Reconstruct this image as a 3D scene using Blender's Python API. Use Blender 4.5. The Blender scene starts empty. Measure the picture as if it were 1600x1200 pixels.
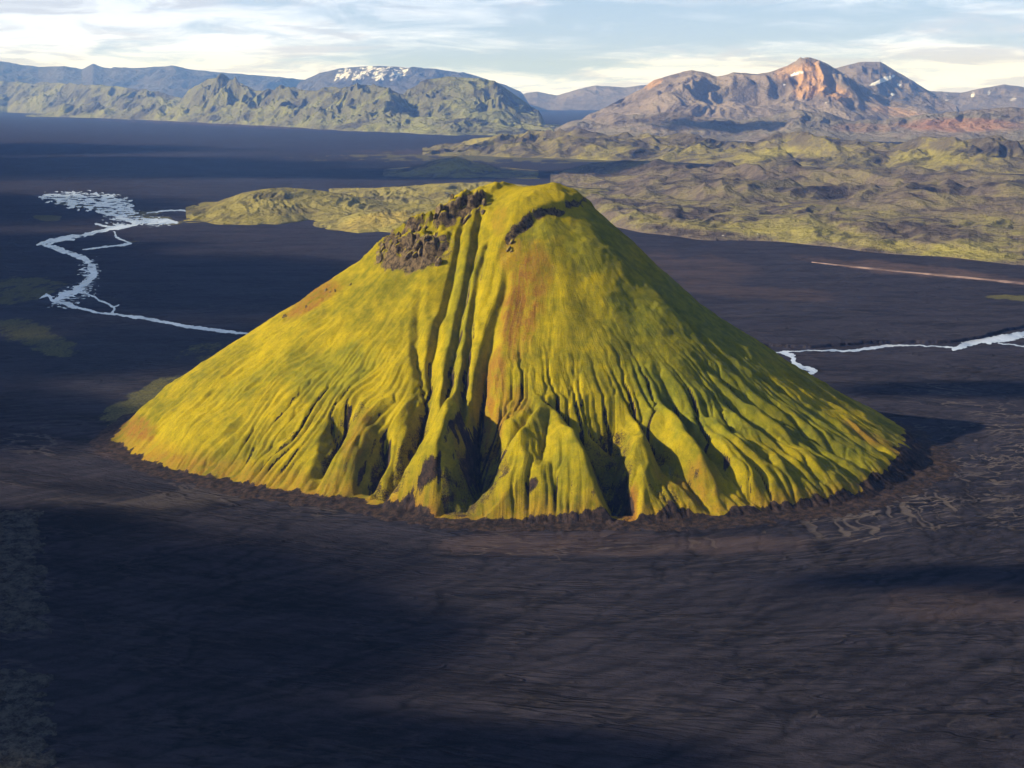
import bpy, bmesh, math, random
import numpy as np
from mathutils import Vector

# ------------------------------------------------------------------ camera
sc = bpy.context.scene
W, HPX, F = 1600.0, 1200.0, 2700.0        # photograph size and focal length in its pixels
CAM_H = 300.0                              # metres above the sand plain
V_HOR = 145.0                              # row of the true horizon
PITCH = math.atan((HPX / 2 - V_HOR) / F)
cam_d = bpy.data.cameras.new('camera')
cam = bpy.data.objects.new('camera', cam_d)
sc.collection.objects.link(cam)
cam.location = (0, 0, CAM_H)
cam.rotation_euler = (math.pi / 2 - PITCH, 0, 0)
cam_d.sensor_width = 36.0
cam_d.lens = 36.0 * F / W
cam_d.clip_start = 1.0
cam_d.clip_end = 200000.0
sc.camera = cam

# ------------------------------------------------------------------ sun, sky, exposure
SUN_EL, SUN_AZ = math.radians(29.5), math.radians(11.0)   # azimuth: from -X turned towards the camera
SUN = np.array([-math.cos(SUN_EL) * math.cos(SUN_AZ), -math.cos(SUN_EL) * math.sin(SUN_AZ), math.sin(SUN_EL)])
sun_d = bpy.data.lights.new('sun', 'SUN')
sun_d.energy = 5.0
sun_d.angle = math.radians(0.53)
sun_d.color = (1.0, 0.87, 0.67)
sun = bpy.data.objects.new('sun', sun_d)
sc.collection.objects.link(sun)
sun.rotation_euler = Vector(SUN).to_track_quat('Z', 'Y').to_euler()
sun.location = (-3000, -1000, 3000)

SKY_STRENGTH = 0.05
CLOUD_SHIFT = (3.1, 7.4, 0.0)
world = bpy.data.worlds.new('World')
sc.world = world
world.use_nodes = True
sc.view_settings.view_transform = 'Standard'
sc.view_settings.look = 'None'
sc.view_settings.gamma = 1.0
sc.view_settings.use_curve_mapping = False
sc.view_settings.exposure = 0.75
sc.cycles.use_denoising = True
sc.cycles.max_bounces = 4
sc.cycles.volume_bounces = 0


class NT:
    """small helper for building node trees"""
    def __init__(self, tree):
        self.t = tree
        tree.nodes.clear()

    def n(self, typ, **kw):
        nd = self.t.nodes.new(typ)
        for k, v in kw.items():
            if k.startswith('i_'):
                key = k[2:]
                key = int(key) if key.isdigit() else key
                self.put(nd.inputs[key], v)
            else:
                setattr(nd, k, v)
        return nd

    def put(self, sock, v):
        if isinstance(v, bpy.types.NodeSocket):
            self.t.links.new(v, sock)
        elif isinstance(v, bpy.types.Node):
            self.t.links.new(v.outputs[0], sock)
        elif isinstance(v, tuple) and len(v) == 3 and sock.type == 'RGBA':
            sock.default_value = (*v, 1)
        else:
            sock.default_value = v

    def math(self, op, a, b=0.0, c=0.0, clamp=False):
        nd = self.t.nodes.new('ShaderNodeMath')
        nd.operation = op
        nd.use_clamp = clamp
        self.put(nd.inputs[0], a); self.put(nd.inputs[1], b); self.put(nd.inputs[2], c)
        return nd.outputs[0]

    def step(self, x, a, b, lo=0.0, hi=1.0):
        nd = self.t.nodes.new('ShaderNodeMapRange')
        nd.interpolation_type = 'SMOOTHSTEP'
        for k, v in zip(range(5), (x, a, b, lo, hi)):
            self.put(nd.inputs[k], v)
        return nd.outputs[0]

    def mix(self, f, a, b, blend='MIX'):
        nd = self.t.nodes.new('ShaderNodeMix')
        nd.data_type = 'RGBA'
        nd.blend_type = blend
        self.put(nd.inputs[0], f); self.put(nd.inputs[6], a); self.put(nd.inputs[7], b)
        return nd.outputs[2]

    def noise(self, vec, scale, detail=4.0, rough=0.55, dist=0.0, dims='3D'):
        nd = self.t.nodes.new('ShaderNodeTexNoise')
        nd.noise_dimensions = dims
        self.put(nd.inputs['Vector'], vec)
        nd.inputs['Scale'].default_value = scale
        nd.inputs['Detail'].default_value = detail
        nd.inputs['Roughness'].default_value = rough
        nd.inputs['Distortion'].default_value = dist
        return nd.outputs[0]

    def mapping(self, vec, loc=(0, 0, 0), rot=(0, 0, 0), scale=(1, 1, 1)):
        nd = self.t.nodes.new('ShaderNodeMapping')
        self.put(nd.inputs[0], vec)
        nd.inputs[1].default_value = loc; nd.inputs[2].default_value = rot; nd.inputs[3].default_value = scale
        return nd.outputs[0]


def build_world():
    w = NT(world.node_tree)
    out = w.n('ShaderNodeOutputWorld')
    sky = w.n('ShaderNodeTexSky', sky_type='NISHITA')
    sky.sun_disc = False
    sky.sun_elevation = SUN_EL
    # sun_rotation is clockwise from +Y
    sky.sun_rotation = math.atan2(SUN[0], SUN[1])
    sky.altitude = 500
    sky.air_density = 1.0
    sky.dust_density = 0.4
    sky.ozone_density = 3.0
    tc = w.n('ShaderNodeTexCoord')
    sep = w.n('ShaderNodeSeparateXYZ', i_0=tc.outputs['Generated'])
    zz = w.math('ADD', w.math('MAXIMUM', sep.outputs[2], 0.0), 0.11)
    px = w.math('DIVIDE', sep.outputs[0], zz)
    py = w.math('DIVIDE', sep.outputs[1], zz)
    cv = w.n('ShaderNodeCombineXYZ', i_0=px, i_1=py, i_2=0.0)
    p = w.mapping(cv.outputs[0], loc=CLOUD_SHIFT)
    big = w.noise(p, 0.42, 3, 0.5)
    fine = w.noise(p, 2.0, 10, 0.66, 0.8)
    shade = w.noise(w.mapping(cv.outputs[0], loc=(9.3, 2.2, 4.0)), 1.9, 8, 0.62, 0.6)
    cover = w.math('ADD', w.math('MULTIPLY', big, 1.1), w.math('MULTIPLY', fine, 0.75))
    # the cloud deck closes up towards the horizon, as a deck seen edge-on does
    edge = w.step(sep.outputs[2], 0.0, 0.05, 0.22, 0.0)
    cover = w.math('ADD', cover, edge)
    # a thin deck: nearly opaque seen edge-on at the horizon, mostly see-through overhead
    thin = w.math('SUBTRACT', 1.0, w.math('POWER', 2.718, w.math('DIVIDE', -0.05, w.math('ADD', w.math('MAXIMUM', sep.outputs[2], 0.0), 0.03))))
    cl = w.step(cover, 0.84, 1.10)
    mask = w.math('MULTIPLY', w.math('ADD', w.math('MULTIPLY', cl, 0.35), 0.65), thin)
    col = w.mix(w.step(shade, 0.46, 0.60), (0.92, 1.0, 1.36), (0.58, 0.63, 0.92))
    col = w.mix(cl, (0.46, 0.67, 1.22), col)      # thin blue-white veil between the cloud bands
    bg_sky = w.n('ShaderNodeBackground', i_0=sky.outputs[0], i_1=SKY_STRENGTH)
    bg_cl = w.n('ShaderNodeBackground', i_0=col, i_1=1.08)
    mx = w.n('ShaderNodeMixShader', i_0=mask, i_1=bg_sky.outputs[0], i_2=bg_cl.outputs[0])
    w.put(out.inputs[0], mx.outputs[0])


build_world()

# ------------------------------------------------------------------ pixels and positions
CP, SP = math.cos(PITCH), math.sin(PITCH)


def rays(u, v):
    a = (np.asarray(u, float) - W / 2) / F
    b = (HPX / 2 - np.asarray(v, float)) / F
    return a, CP + SP * b, -SP + CP * b


def ground_at(u, v, z=0.0):
    x, y, dz = rays(u, v)
    k = (z - CAM_H) / dz
    return x * k, y * k


def project(x, y, z):
    fw = y * CP - (z - CAM_H) * SP
    up = y * SP + (z - CAM_H) * CP
    fw = np.maximum(fw, 1.0)
    return W / 2 + F * x / fw, HPX / 2 - F * up / fw


def sstep(x, a, b):
    t = np.clip((x - a) / (b - a), 0, 1)
    return t * t * (3 - 2 * t)


# ------------------------------------------------------------------ noise
_rng = np.random.RandomState(7)
_PERM = np.concatenate([_rng.permutation(512)] * 3)
_ANG = _rng.rand(512) * 2 * np.pi
_GX, _GY = np.cos(_ANG), np.sin(_ANG)


def pn(x, y, seed=0):
    x = np.asarray(x, float) + seed * 37.17
    y = np.asarray(y, float) + seed * 91.73
    xi, yi = np.floor(x).astype(int), np.floor(y).astype(int)
    fx, fy = x - xi, y - yi
    ux, uy = fx ** 3 * (fx * (fx * 6 - 15) + 10), fy ** 3 * (fy * (fy * 6 - 15) + 10)

    def g(i, j):
        h = _PERM[_PERM[(xi + i) & 511] + ((yi + j) & 511)]
        return _GX[h] * (fx - i) + _GY[h] * (fy - j)
    a = g(0, 0) + ux * (g(1, 0) - g(0, 0))
    b = g(0, 1) + ux * (g(1, 1) - g(0, 1))
    return (a + uy * (b - a)) * 1.5


def fbm(x, y, octv=5, seed=0, gain=0.5):
    s, a, t = 0, 1.0, 0
    for k in range(octv):
        s = s + a * pn(x * 2 ** k, y * 2 ** k, seed + k)
        t += a
        a *= gain
    return s / t


def ridged(x, y, octv=4, seed=0, gain=0.5):
    """0 on valley floors, 1 on sharp crests"""
    s, a, t = 0, 1.0, 0
    for k in range(octv):
        s = s + a * (1 - np.abs(pn(x * 2 ** k, y * 2 ** k, seed + k)) * 1.6)
        t += a
        a *= gain
    return s / t


# ------------------------------------------------------------------ meshes
def link(o):
    sc.collection.objects.link(o)
    return o


def tag(o, label, cat, kind=None, group=None):
    o['label'] = label
    o['category'] = cat
    if kind:
        o['kind'] = kind
    if group:
        o['group'] = group
    return o


def mesh_from(name, co, quads, mat, masks=None, uv=None, smooth=True):
    me = bpy.data.meshes.new(name)
    nv, nq = len(co), len(quads)
    k = quads.shape[1]
    me.vertices.add(nv)
    me.vertices.foreach_set('co', np.ascontiguousarray(co, np.float32).ravel())
    me.loops.add(nq * k)
    me.loops.foreach_set('vertex_index', np.ascontiguousarray(quads, np.int32).ravel())
    me.polygons.add(nq)
    me.polygons.foreach_set('loop_start', np.arange(0, nq * k, k, dtype=np.int32))
    me.polygons.foreach_set('use_smooth', np.full(nq, smooth))
    if masks is not None:
        at = me.attributes.new('masks', 'FLOAT_COLOR', 'POINT')
        c = np.ones((nv, 4), np.float32)
        c[:, :masks.shape[1]] = np.clip(masks, 0, 1)
        at.data.foreach_set('color', c.ravel())
    if uv is not None:
        at = me.attributes.new('flow', 'FLOAT2', 'POINT')
        at.data.foreach_set('vector', np.ascontiguousarray(uv, np.float32).ravel())
    me.update()
    me.validate()
    me.materials.append(mat)
    o = bpy.data.objects.new(name, me)
    return link(o)


def grid_quads(nr, nc, wrap=False):
    i = np.arange(nr * nc).reshape(nr, nc)
    if wrap:
        i = np.concatenate([i, i[:, :1]], 1)
    return np.stack([i[:-1, :-1], i[:-1, 1:], i[1:, 1:], i[1:, :-1]], -1).reshape(-1, 4)


def seg_dist(x, y, pts, vals):
    """distance to a polyline, side sign (left positive) and values interpolated along it"""
    best = np.full(x.shape, 1e9)
    sgn = np.zeros(x.shape)
    out = [np.zeros(x.shape) for _ in vals]
    for k in range(len(pts) - 1):
        (ax, ay), (bx, by) = pts[k], pts[k + 1]
        dx, dy = bx - ax, by - ay
        L2 = dx * dx + dy * dy + 1e-9
        t = np.clip(((x - ax) * dx + (y - ay) * dy) / L2, 0, 1)
        d = np.hypot(x - ax - t * dx, y - ay - t * dy)
        m = d < best
        best = np.where(m, d, best)
        sgn = np.where(m, np.sign(dx * (y - ay) - dy * (x - ax)), sgn)
        for q, v in enumerate(vals):
            out[q] = np.where(m, v[k] + t * (v[k + 1] - v[k]), out[q])
    return best, sgn, out


def paint(u, v, blobs, wob=None):
    """soft ellipses given in photograph pixels, used only to place colours of the rock itself"""
    m = np.zeros(u.shape)
    for (cu, cv, ru, rv, ang, s) in blobs:
        c, sn = math.cos(math.radians(ang)), math.sin(math.radians(ang))
        du, dv = u - cu, v - cv
        a, b = (du * c + dv * sn) / ru, (-du * sn + dv * c) / rv
        d = np.sqrt(a * a + b * b)
        if wob is not None:
            d = d + wob
        m = np.maximum(m, s * (1 - sstep(d, 0.6, 1.1)))
    return m


# ------------------------------------------------------------------ materials
def new_mat(name):
    m = bpy.data.materials.new(name)
    m.use_nodes = True
    t = NT(m.node_tree)
    return m, t


def finish(t, col, rough=0.95, bump=None, strength=0.4, dist=1.0, spec=0.15):
    out = t.n('ShaderNodeOutputMaterial')
    b = t.n('ShaderNodeBsdfPrincipled')
    t.put(b.inputs['Base Color'], col)
    t.put(b.inputs['Roughness'], rough)
    b.inputs['Specular IOR Level'].default_value = spec
    if bump is not None:
        bp = t.n('ShaderNodeBump')
        bp.inputs['Strength'].default_value = strength
        bp.inputs['Distance'].default_value = dist
        t.put(bp.inputs['Height'], bump)
        t.t.links.new(bp.outputs[0], b.inputs['Normal'])
    t.t.links.new(b.outputs[0], out.inputs[0])


def mat_mountain():
    m, t = new_mat('moss_and_tuff')
    pos = t.n('ShaderNodeNewGeometry').outputs['Position']
    at = t.n('ShaderNodeAttribute', attribute_name='masks')
    s = t.n('ShaderNodeSeparateColor', i_0=at.outputs['Color'])
    fl = t.n('ShaderNodeAttribute', attribute_name='flow').outputs['Vector']
    patch = t.noise(pos, 0.016, 5, 0.6)
    mott = t.noise(pos, 0.11, 6, 0.65)
    fine = t.noise(pos, 0.75, 5, 0.75)
    streak = t.noise(t.mapping(fl, scale=(0.16, 0.012, 1)), 1.0, 5, 0.6, 0.3)
    streak2 = t.noise(t.mapping(fl, loc=(50, 9, 0), scale=(0.5, 0.035, 1)), 1.0, 4, 0.6)
    tone = t.math('ADD', t.math('MULTIPLY', patch, 0.55), t.math('MULTIPLY', mott, 0.40))
    tone = t.math('ADD', tone, t.math('MULTIPLY', streak, 0.2))
    col = t.mix(t.step(tone, 0.40, 0.74), (0.110, 0.108, 0.007), (0.375, 0.285, 0.005))
    col = t.mix(t.math('MULTIPLY', t.step(streak2, 0.54, 0.70), 0.3), col, (0.10, 0.105, 0.010))
    col = t.mix(t.math('MULTIPLY', t.step(fine, 0.50, 0.68), 0.45), col, (0.085, 0.085, 0.010))
    # greener moss, orange-brown dry moss, bare tuff that also paints in gully shade
    grn = t.math('MULTIPLY', s.outputs[2], t.step(patch, 0.25, 0.55))
    col = t.mix(grn, col, t.mix(t.step(mott, 0.35, 0.65), (0.11, 0.12, 0.011), (0.20, 0.19, 0.010)))
    dry = t.math('MULTIPLY', s.outputs[1], t.step(t.math('ADD', mott, streak), 0.8, 1.1, 0.25, 1.0))
    col = t.mix(dry, col, t.mix(t.step(fine, 0.4, 0.7), (0.24, 0.115, 0.014), (0.13, 0.065, 0.02)))
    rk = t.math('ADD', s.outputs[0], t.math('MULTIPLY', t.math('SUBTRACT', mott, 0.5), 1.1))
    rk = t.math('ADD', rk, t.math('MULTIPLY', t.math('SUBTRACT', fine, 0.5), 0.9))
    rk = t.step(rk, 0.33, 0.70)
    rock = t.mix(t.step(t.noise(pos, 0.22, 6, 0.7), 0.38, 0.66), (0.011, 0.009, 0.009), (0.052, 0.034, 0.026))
    zp = t.n('ShaderNodeSeparateXYZ', i_0=pos).outputs[2]
    tuff = t.mix(t.step(t.noise(pos, 0.3, 5, 0.7), 0.36, 0.64), (0.022, 0.017, 0.013), (0.15, 0.108, 0.06))
    rock = t.mix(t.step(zp, 105.0, 140.0), rock, tuff)      # browner tuff crops out near the summit
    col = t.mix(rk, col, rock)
    h = t.math('ADD', t.math('MULTIPLY', fine, 0.8), t.math('MULTIPLY', streak2, 0.9))
    h = t.math('ADD', h, t.math('MULTIPLY', mott, 2.0))
    finish(t, col, 0.95, h, 0.55, 1.6, 0.08)
    return m


def mat_hill(name, c_low, c_mid, c_high, scale, c_mask=(0.32, 0.14, 0.07), gul=0.35):
    """moss / ash / scree blend; masks: R = special colour, G = snow, B = moss"""
    m, t = new_mat(name)
    geo = t.n('ShaderNodeNewGeometry')
    pos = geo.outputs['Position']
    at = t.n('ShaderNodeAttribute', attribute_name='masks')
    s = t.n('ShaderNodeSeparateColor', i_0=at.outputs['Color'])
    a = t.noise(pos, scale, 6, 0.62)
    b = t.noise(pos, scale * 6, 5, 0.65)
    ab = t.math('ADD', t.math('MULTIPLY', a, 0.65), t.math('MULTIPLY', b, 0.35))
    col = t.mix(t.step(ab, 0.38, 0.52), c_low, c_mid)
    nz = t.n('ShaderNodeSeparateXYZ', i_0=geo.outputs['Normal']).outputs[2]
    moss = t.math('MULTIPLY', s.outputs[2], t.step(t.math('ADD', ab, t.math('MULTIPLY', nz, gul)), 0.5 + gul * 0.72, 0.62 + gul * 0.80))
    col = t.mix(moss, col, c_high)
    col = t.mix(t.math('MULTIPLY', s.outputs[0], t.step(b, 0.3, 0.6, 0.4, 1.0)), col, c_mask)
    snow = t.step(t.math('ADD', s.outputs[1], t.math('MULTIPLY', t.math('SUBTRACT', t.noise(t.mapping(pos, scale=(1, .35, .35)), scale * 14, 6, 0.75), 0.5), 2.6)), 0.45, 0.62)
    col = t.mix(snow, col, (0.80, 0.82, 0.85))
    finish(t, col, 0.95, b, 0.5, 0.25 / scale, 0.05)
    return m


def mat_ground():
    m, t = new_mat('black_sand')
    pos = t.n('ShaderNodeNewGeometry').outputs['Position']
    at = t.n('ShaderNodeAttribute', attribute_name='masks')
    s = t.n('ShaderNodeSeparateColor', i_0=at.outputs['Color'])
    fl = t.n('ShaderNodeAttribute', attribute_name='flow').outputs['Vector']
    # layers of rills and bars combed along the old flood channels
    wv = t.n('ShaderNodeTexNoise')
    t.put(wv.inputs['Vector'], t.mapping(fl, scale=(0.0035, 0.006, 1)))
    wv.inputs['Scale'].default_value = 1.0
    wv.inputs['Detail'].default_value = 3
    off = t.n('ShaderNodeVectorMath', operation='MULTIPLY_ADD')
    t.put(off.inputs[0], wv.outputs['Color']); off.inputs[1].default_value = (60, 46, 0); t.put(off.inputs[2], fl)
    fw = off.outputs[0]
    bars = t.noise(t.mapping(fw, scale=(0.007, 0.018, 1)), 1.0, 7, 0.62)
    comb = t.noise(t.mapping(fw, rot=(0, 0, math.radians(38)), scale=(0.045, 0.085, 1)), 1.0, 7, 0.68, 0.4)
    comb2 = t.noise(t.mapping(fw, loc=(40, 9, 0), rot=(0, 0, math.radians(12)), scale=(0.05, 0.11, 1)), 1.0, 7, 0.68, 0.4)

    gate = t.step(t.noise(t.mapping(fw, loc=(11, 5, 0), scale=(0.008, 0.016, 1)), 1.0, 3), 0.40, 0.58)

    def lines(loc, ang, sx, sy, wid, det):
        n_ = t.noise(t.mapping(fw, loc=loc, rot=(0, 0, math.radians(ang)), scale=(sx, sy, 1)), 1.0, det, 0.5, 0.25)
        ln = t.step(t.math('ABSOLUTE', t.math('SUBTRACT', n_, 0.5)), 0.0, wid, 1.0, 0.0)
        return t.math('MULTIPLY', ln, gate)
    rill = t.math('MAXIMUM', lines((7, 3, 0), 30, 0.007, 0.032, 0.022, 2), lines((21, 13, 0), 12, 0.008, 0.036, 0.020, 2))
    rill = t.math('MAXIMUM', rill, lines((1, 44, 0), 48, 0.009, 0.034, 0.020, 2))
    pale = t.math('MAXIMUM', lines((3, 31, 0), -24, 0.016, 0.026, 0.022, 5), lines((61, 5, 0), 40, 0.016, 0.026, 0.022, 5))
    grain = t.noise(pos, 0.35, 5, 0.7)
    speck = t.noise(pos, 1.1, 3, 0.7)
    tone = t.math('ADD', t.math('MULTIPLY', bars, 0.42), t.math('MULTIPLY', comb, 0.36))
    tone = t.math('ADD', tone, t.math('MULTIPLY', comb2, 0.26))
    tone = t.math('ADD', tone, t.math('MULTIPLY', grain, 0.20))
    tone = t.math('ADD', tone, t.math('MULTIPLY', speck, 0.22))
    col = t.mix(t.step(tone, 0.56, 0.82), (0.0065, 0.0060, 0.0085), (0.034, 0.0310, 0.041))
    col = t.mix(t.math('MULTIPLY', rill, 0.5), col, (0.006, 0.006, 0.007))
    dr = at.outputs['Alpha']
    col = t.mix(t.math('MULTIPLY', dr, 0.8), col, (0.005, 0.005, 0.006))
    # B = pale dry silt channels, R = reddish ash, G = moss
    silt = t.math('MULTIPLY', t.math('MAXIMUM', t.math('MULTIPLY', pale, 0.7), t.math('MULTIPLY', t.step(dr, 0.62, 1.0), 0.6)), t.math('MULTIPLY', s.outputs[2], 0.95))
    silt = t.math('MAXIMUM', silt, t.math('MULTIPLY', pale, 0.10))
    col = t.mix(silt, col, (0.15, 0.125, 0.115))
    red = t.math('MULTIPLY', s.outputs[0], t.step(t.math('ADD', bars, comb), 0.8, 1.15, 0.3, 1.0))
    col = t.mix(red, col, (0.085, 0.058, 0.050))
    mm = t.step(t.math('ADD', s.outputs[1], t.math('MULTIPLY', t.math('SUBTRACT', t.noise(t.mapping(pos, scale=(1, .3, 1)), 0.04, 7, 0.75), 0.5), 2.4)), 0.45, 0.8)
    moss = t.mix(t.step(grain, 0.35, 0.65), (0.05, 0.048, 0.022), (0.13, 0.12, 0.04))
    col = t.mix(mm, col, moss)
    h = t.math('ADD', t.math('MULTIPLY', comb, 1.6), t.math('MULTIPLY', comb2, 1.3))
    h = t.math('ADD', h, t.math('MULTIPLY', rill, -0.8))
    h = t.math('ADD', h, t.math('MULTIPLY', grain, 0.25))
    finish(t, col, 0.95, h, 0.9, 2.2, 0.03)
    return m


def mat_water():
    m, t = new_mat('silty_meltwater')
    pos = t.n('ShaderNodeNewGeometry').outputs['Position']
    a = t.noise(t.mapping(pos, scale=(1, 0.2, 1)), 0.03, 5, 0.6)
    col = t.mix(t.step(a, 0.35, 0.65), (0.20, 0.24, 0.32), (0.46, 0.51, 0.60))
    finish(t, col, 0.22, t.noise(pos, 0.4, 3), 0.12, 0.3, 0.5)
    return m


def mat_cloud():
    m, t = new_mat('cloud_vapour')
    out = t.n('ShaderNodeOutputMaterial')
    d = t.n('ShaderNodeBsdfDiffuse', i_0=(0.9, 0.9, 0.9))
    tr = t.n('ShaderNodeBsdfTranslucent', i_0=(0.9, 0.9, 0.9))
    tp = t.n('ShaderNodeBsdfTransparent')
    a = t.n('ShaderNodeMixShader', i_0=0.15, i_1=d.outputs[0], i_2=tr.outputs[0])
    at = t.n('ShaderNodeAttribute', attribute_name='masks')
    thick = t.n('ShaderNodeSeparateColor', i_0=at.outputs['Color']).outputs[0]
    b = t.n('ShaderNodeMixShader', i_0=t.step(thick, 0.0, 0.55, 1.0, 0.08), i_1=a.outputs[0], i_2=tp.outputs[0])
    t.put(out.inputs[0], b.outputs[0])
    return m


M_MTN = mat_mountain()
M_GROUND = mat_ground()
M_WATER = mat_water()
M_CLOUD = mat_cloud()

# ------------------------------------------------------------------ the plain
# outline of the mountain's foot, traced in the photograph and laid on the plain
FOOT_PX = [(176, 682), (196, 706), (240, 726), (300, 744), (350, 753), (450, 772), (560, 788), (620, 802), (690, 815),
           (760, 819), (860, 820), (985, 821), (1100, 814), (1200, 805), (1290, 795), (1350, 783), (1400, 762), (1452, 728)]
FOOT = np.array([ground_at(u, v) for u, v in FOOT_PX])
C0 = np.array(ground_at(822, 690.0))


def flow_map(x, y):
    """coordinates along and across the flood channels: they bend round the foot of the mountain"""
    d = np.hypot((x - C0[0]) / 1.15, y - C0[1])
    push = 190 * np.exp(-((d - 250) / 330) ** 2) * np.exp(-((x - C0[0]) / 420) ** 2)
    psi = y + np.where(y < C0[1] + 60, push, -push * 0.6) + 40 * pn(x / 420, y / 420, 3) + 0.22 * x * sstep(-y, -1250, -800)
    phi = x + 60 * pn(x / 500, y / 500, 5)
    return phi, psi


def drainage():
    """where run-off would gather on the near plain: branching lines that join and bend round the mountain"""
    st = 2.5
    xs, ys = np.arange(-520, 660, st), np.arange(660, 1960, st)
    X, Y = np.meshgrid(xs, ys)
    d = np.hypot((X - C0[0]) / 1.2, Y - C0[1])
    Z = 0.085 * X + 0.075 * Y + 3.4 * fbm(X / 150, Y / 170, 4, 131) + 0.25 * pn(X / 9, Y / 9, 135) + 60 * np.exp(-(d / 250) ** 2)
    ny, nx = Z.shape
    idx = np.arange(ny * nx).reshape(ny, nx)
    best, rec = np.full(Z.shape, -9.0), idx.copy()
    for dy in (-1, 0, 1):
        for dx in (-1, 0, 1):
            if dx == dy == 0:
                continue
            sl = (Z - np.roll(np.roll(Z, -dy, 0), -dx, 1)) / math.hypot(dx, dy)
            m = sl > best
            best = np.where(m, sl, best)
            rec = np.where(m, np.roll(np.roll(idx, -dy, 0), -dx, 1), rec)
    r = rec.ravel().tolist()
    A = [1.0] * (ny * nx)
    for i in np.argsort(-Z, axis=None).tolist():
        A[r[i]] += A[i]
    s = sstep(np.log(np.array(A).reshape(ny, nx)), 2.6, 5.4)
    for _ in range(1):
        s = (2 * s + 0.5 * (np.roll(s, 1, 0) + np.roll(s, -1, 0) + np.roll(s, 1, 1) + np.roll(s, -1, 1))) / 3.4
    return xs, ys, np.clip(s, 0, 1)


def sample(field, x, y):
    xs, ys, F_ = field
    fx = np.clip((x - xs[0]) / (xs[1] - xs[0]), 0, len(xs) - 1.001)
    fy = np.clip((y - ys[0]) / (ys[1] - ys[0]), 0, len(ys) - 1.001)
    i, j = fx.astype(int), fy.astype(int)
    a, b = fx - i, fy - j
    inside = (x > xs[3]) & (x < xs[-4]) & (y > ys[3]) & (y < ys[-4])
    return inside * ((F_[j, i] * (1 - a) + F_[j, i + 1] * a) * (1 - b) + (F_[j + 1, i] * (1 - a) + F_[j + 1, i + 1] * a) * b)


def build_ground():
    half = math.radians(21)
    az = np.concatenate([np.linspace(-math.pi, -half, 60, endpoint=False), np.linspace(-half, half, 640), np.linspace(half, math.pi, 60)[1:-1]])
    r = np.concatenate([[8], np.linspace(60, 640, 16), np.linspace(660, 2100, 500), np.geomspace(2105, 9000, 260)[1:], np.geomspace(9100, 42000, 50)])
    A, R = np.meshgrid(az, r)
    x, y = R * np.sin(A), R * np.cos(A)
    phi, psi = flow_map(x, y)
    near = np.exp(-(R / 2600.0) ** 2)
    z = near * (0.5 * fbm(phi / 90, psi / 22, 4, 11) + 0.9 * fbm(phi / 260, psi / 90, 3, 12)
                - 0.55 * sstep(ridged(phi / 120 + psi / 160, psi / 46 - phi / 150, 2, 14), 0.80, 1.0))
    drain = sample(drainage(), x + 5 * pn(x / 20, y / 20, 138), y + 5 * pn(x / 20, y / 20, 139))
    z = z - 0.6 * drain
    u, v = project(x, y, z)
    wob = 0.9 * fbm(x / 90, y / 300, 5, 21, 0.6)
    front = (np.abs(A) < math.radians(24))
    red = paint(u, v, [(1450, 425, 190, 10, 6, 0.9), (1560, 400, 90, 14, 4, 0.9), (1090, 420, 120, 22, 4, 0.45), (1150, 455, 180, 12, 3, 0.4),
                       (640, 800, 240, 12, 10, 0.55), (980, 850, 330, 20, 0, 0.5), (230, 715, 110, 16, 8, 0.45), (1560, 195, 120, 20, 0, 0.8),
                       (480, 198, 330, 5, 2, 0.8), (1390, 690, 90, 12, 25, 0.7), (700, 240, 170, 8, 0, 0.5), (1500, 940, 160, 30, 0, 0.3)], wob)
    moss = paint(u, v, [(72, 340, 30, 6, 3, 1.0), (130, 322, 75, 5, 9, 0.8), (30, 452, 76, 30, 0, 0.76), (60, 530, 80, 26, 22, 0.76), (330, 552, 80, 16, -6, 0.55), (250, 628, 90, 34, -22, 0.9), (205, 660, 40, 30, 0, 0.8),
                        (1570, 465, 60, 6, 2, 1.0), (250, 345, 40, 8, 0, 0.8), (225, 332, 40, 6, 0, 0.7), (30, 880, 42, 110, 3, 0.42), (34, 1130, 48, 100, 3, 0.45),
                        (1050, 245, 560, 10, 0, 0.9), (480, 186, 380, 5, 2, 0.8), (210, 380, 20, 6, 0, 0.5)], wob)
    pale = paint(u, v, [(1490, 690, 170, 90, 0, 1.0), (1420, 800, 190, 40, -8, 1.0), (1570, 740, 90, 120, 0, 0.9), (1150, 845, 300, 14, -4, 0.6), (750, 850, 200, 20, 8, 0.6),
                       (120, 770, 200, 20, 3, 0.5), (450, 790, 260, 12, 9, 0.5), (40, 700, 60, 40, 0, 0.7), (30, 1000, 60, 200, 0, 0.7), (250, 690, 60, 40, 0, 0.4)], wob)
    masks = np.stack([red * front, moss * front, pale * front, drain], -1).reshape(-1, 4)
    co = np.stack([x, y, z], -1).reshape(-1, 3)
    uv = np.stack([phi, psi], -1).reshape(-1, 2)
    o = mesh_from('ground', co, grid_quads(len(r), len(az), True)[:, ::-1], M_GROUND, masks, uv)
    tag(o, 'black volcanic sand plain combed by dry flood channels around the mossy mountain', 'ground', 'structure')
    return o


build_ground()


# ------------------------------------------------------------------ the mossy mountain
def foot_radius():
    back = [(310, 1640), (215, 1745), (100, 1800), (-10, 1815), (-120, 1800), (-240, 1735), (-335, 1625)]
    pts = np.concatenate([FOOT, np.array(back, float)])
    th = np.arctan2(pts[:, 1] - C0[1], pts[:, 0] - C0[0])
    rr = np.hypot(pts[:, 0] - C0[0], pts[:, 1] - C0[1])
    o = np.argsort(th)
    th, rr = th[o], rr[o]
    return np.concatenate([th - 2 * np.pi, th, th + 2 * np.pi]), np.concatenate([rr] * 3)


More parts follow.
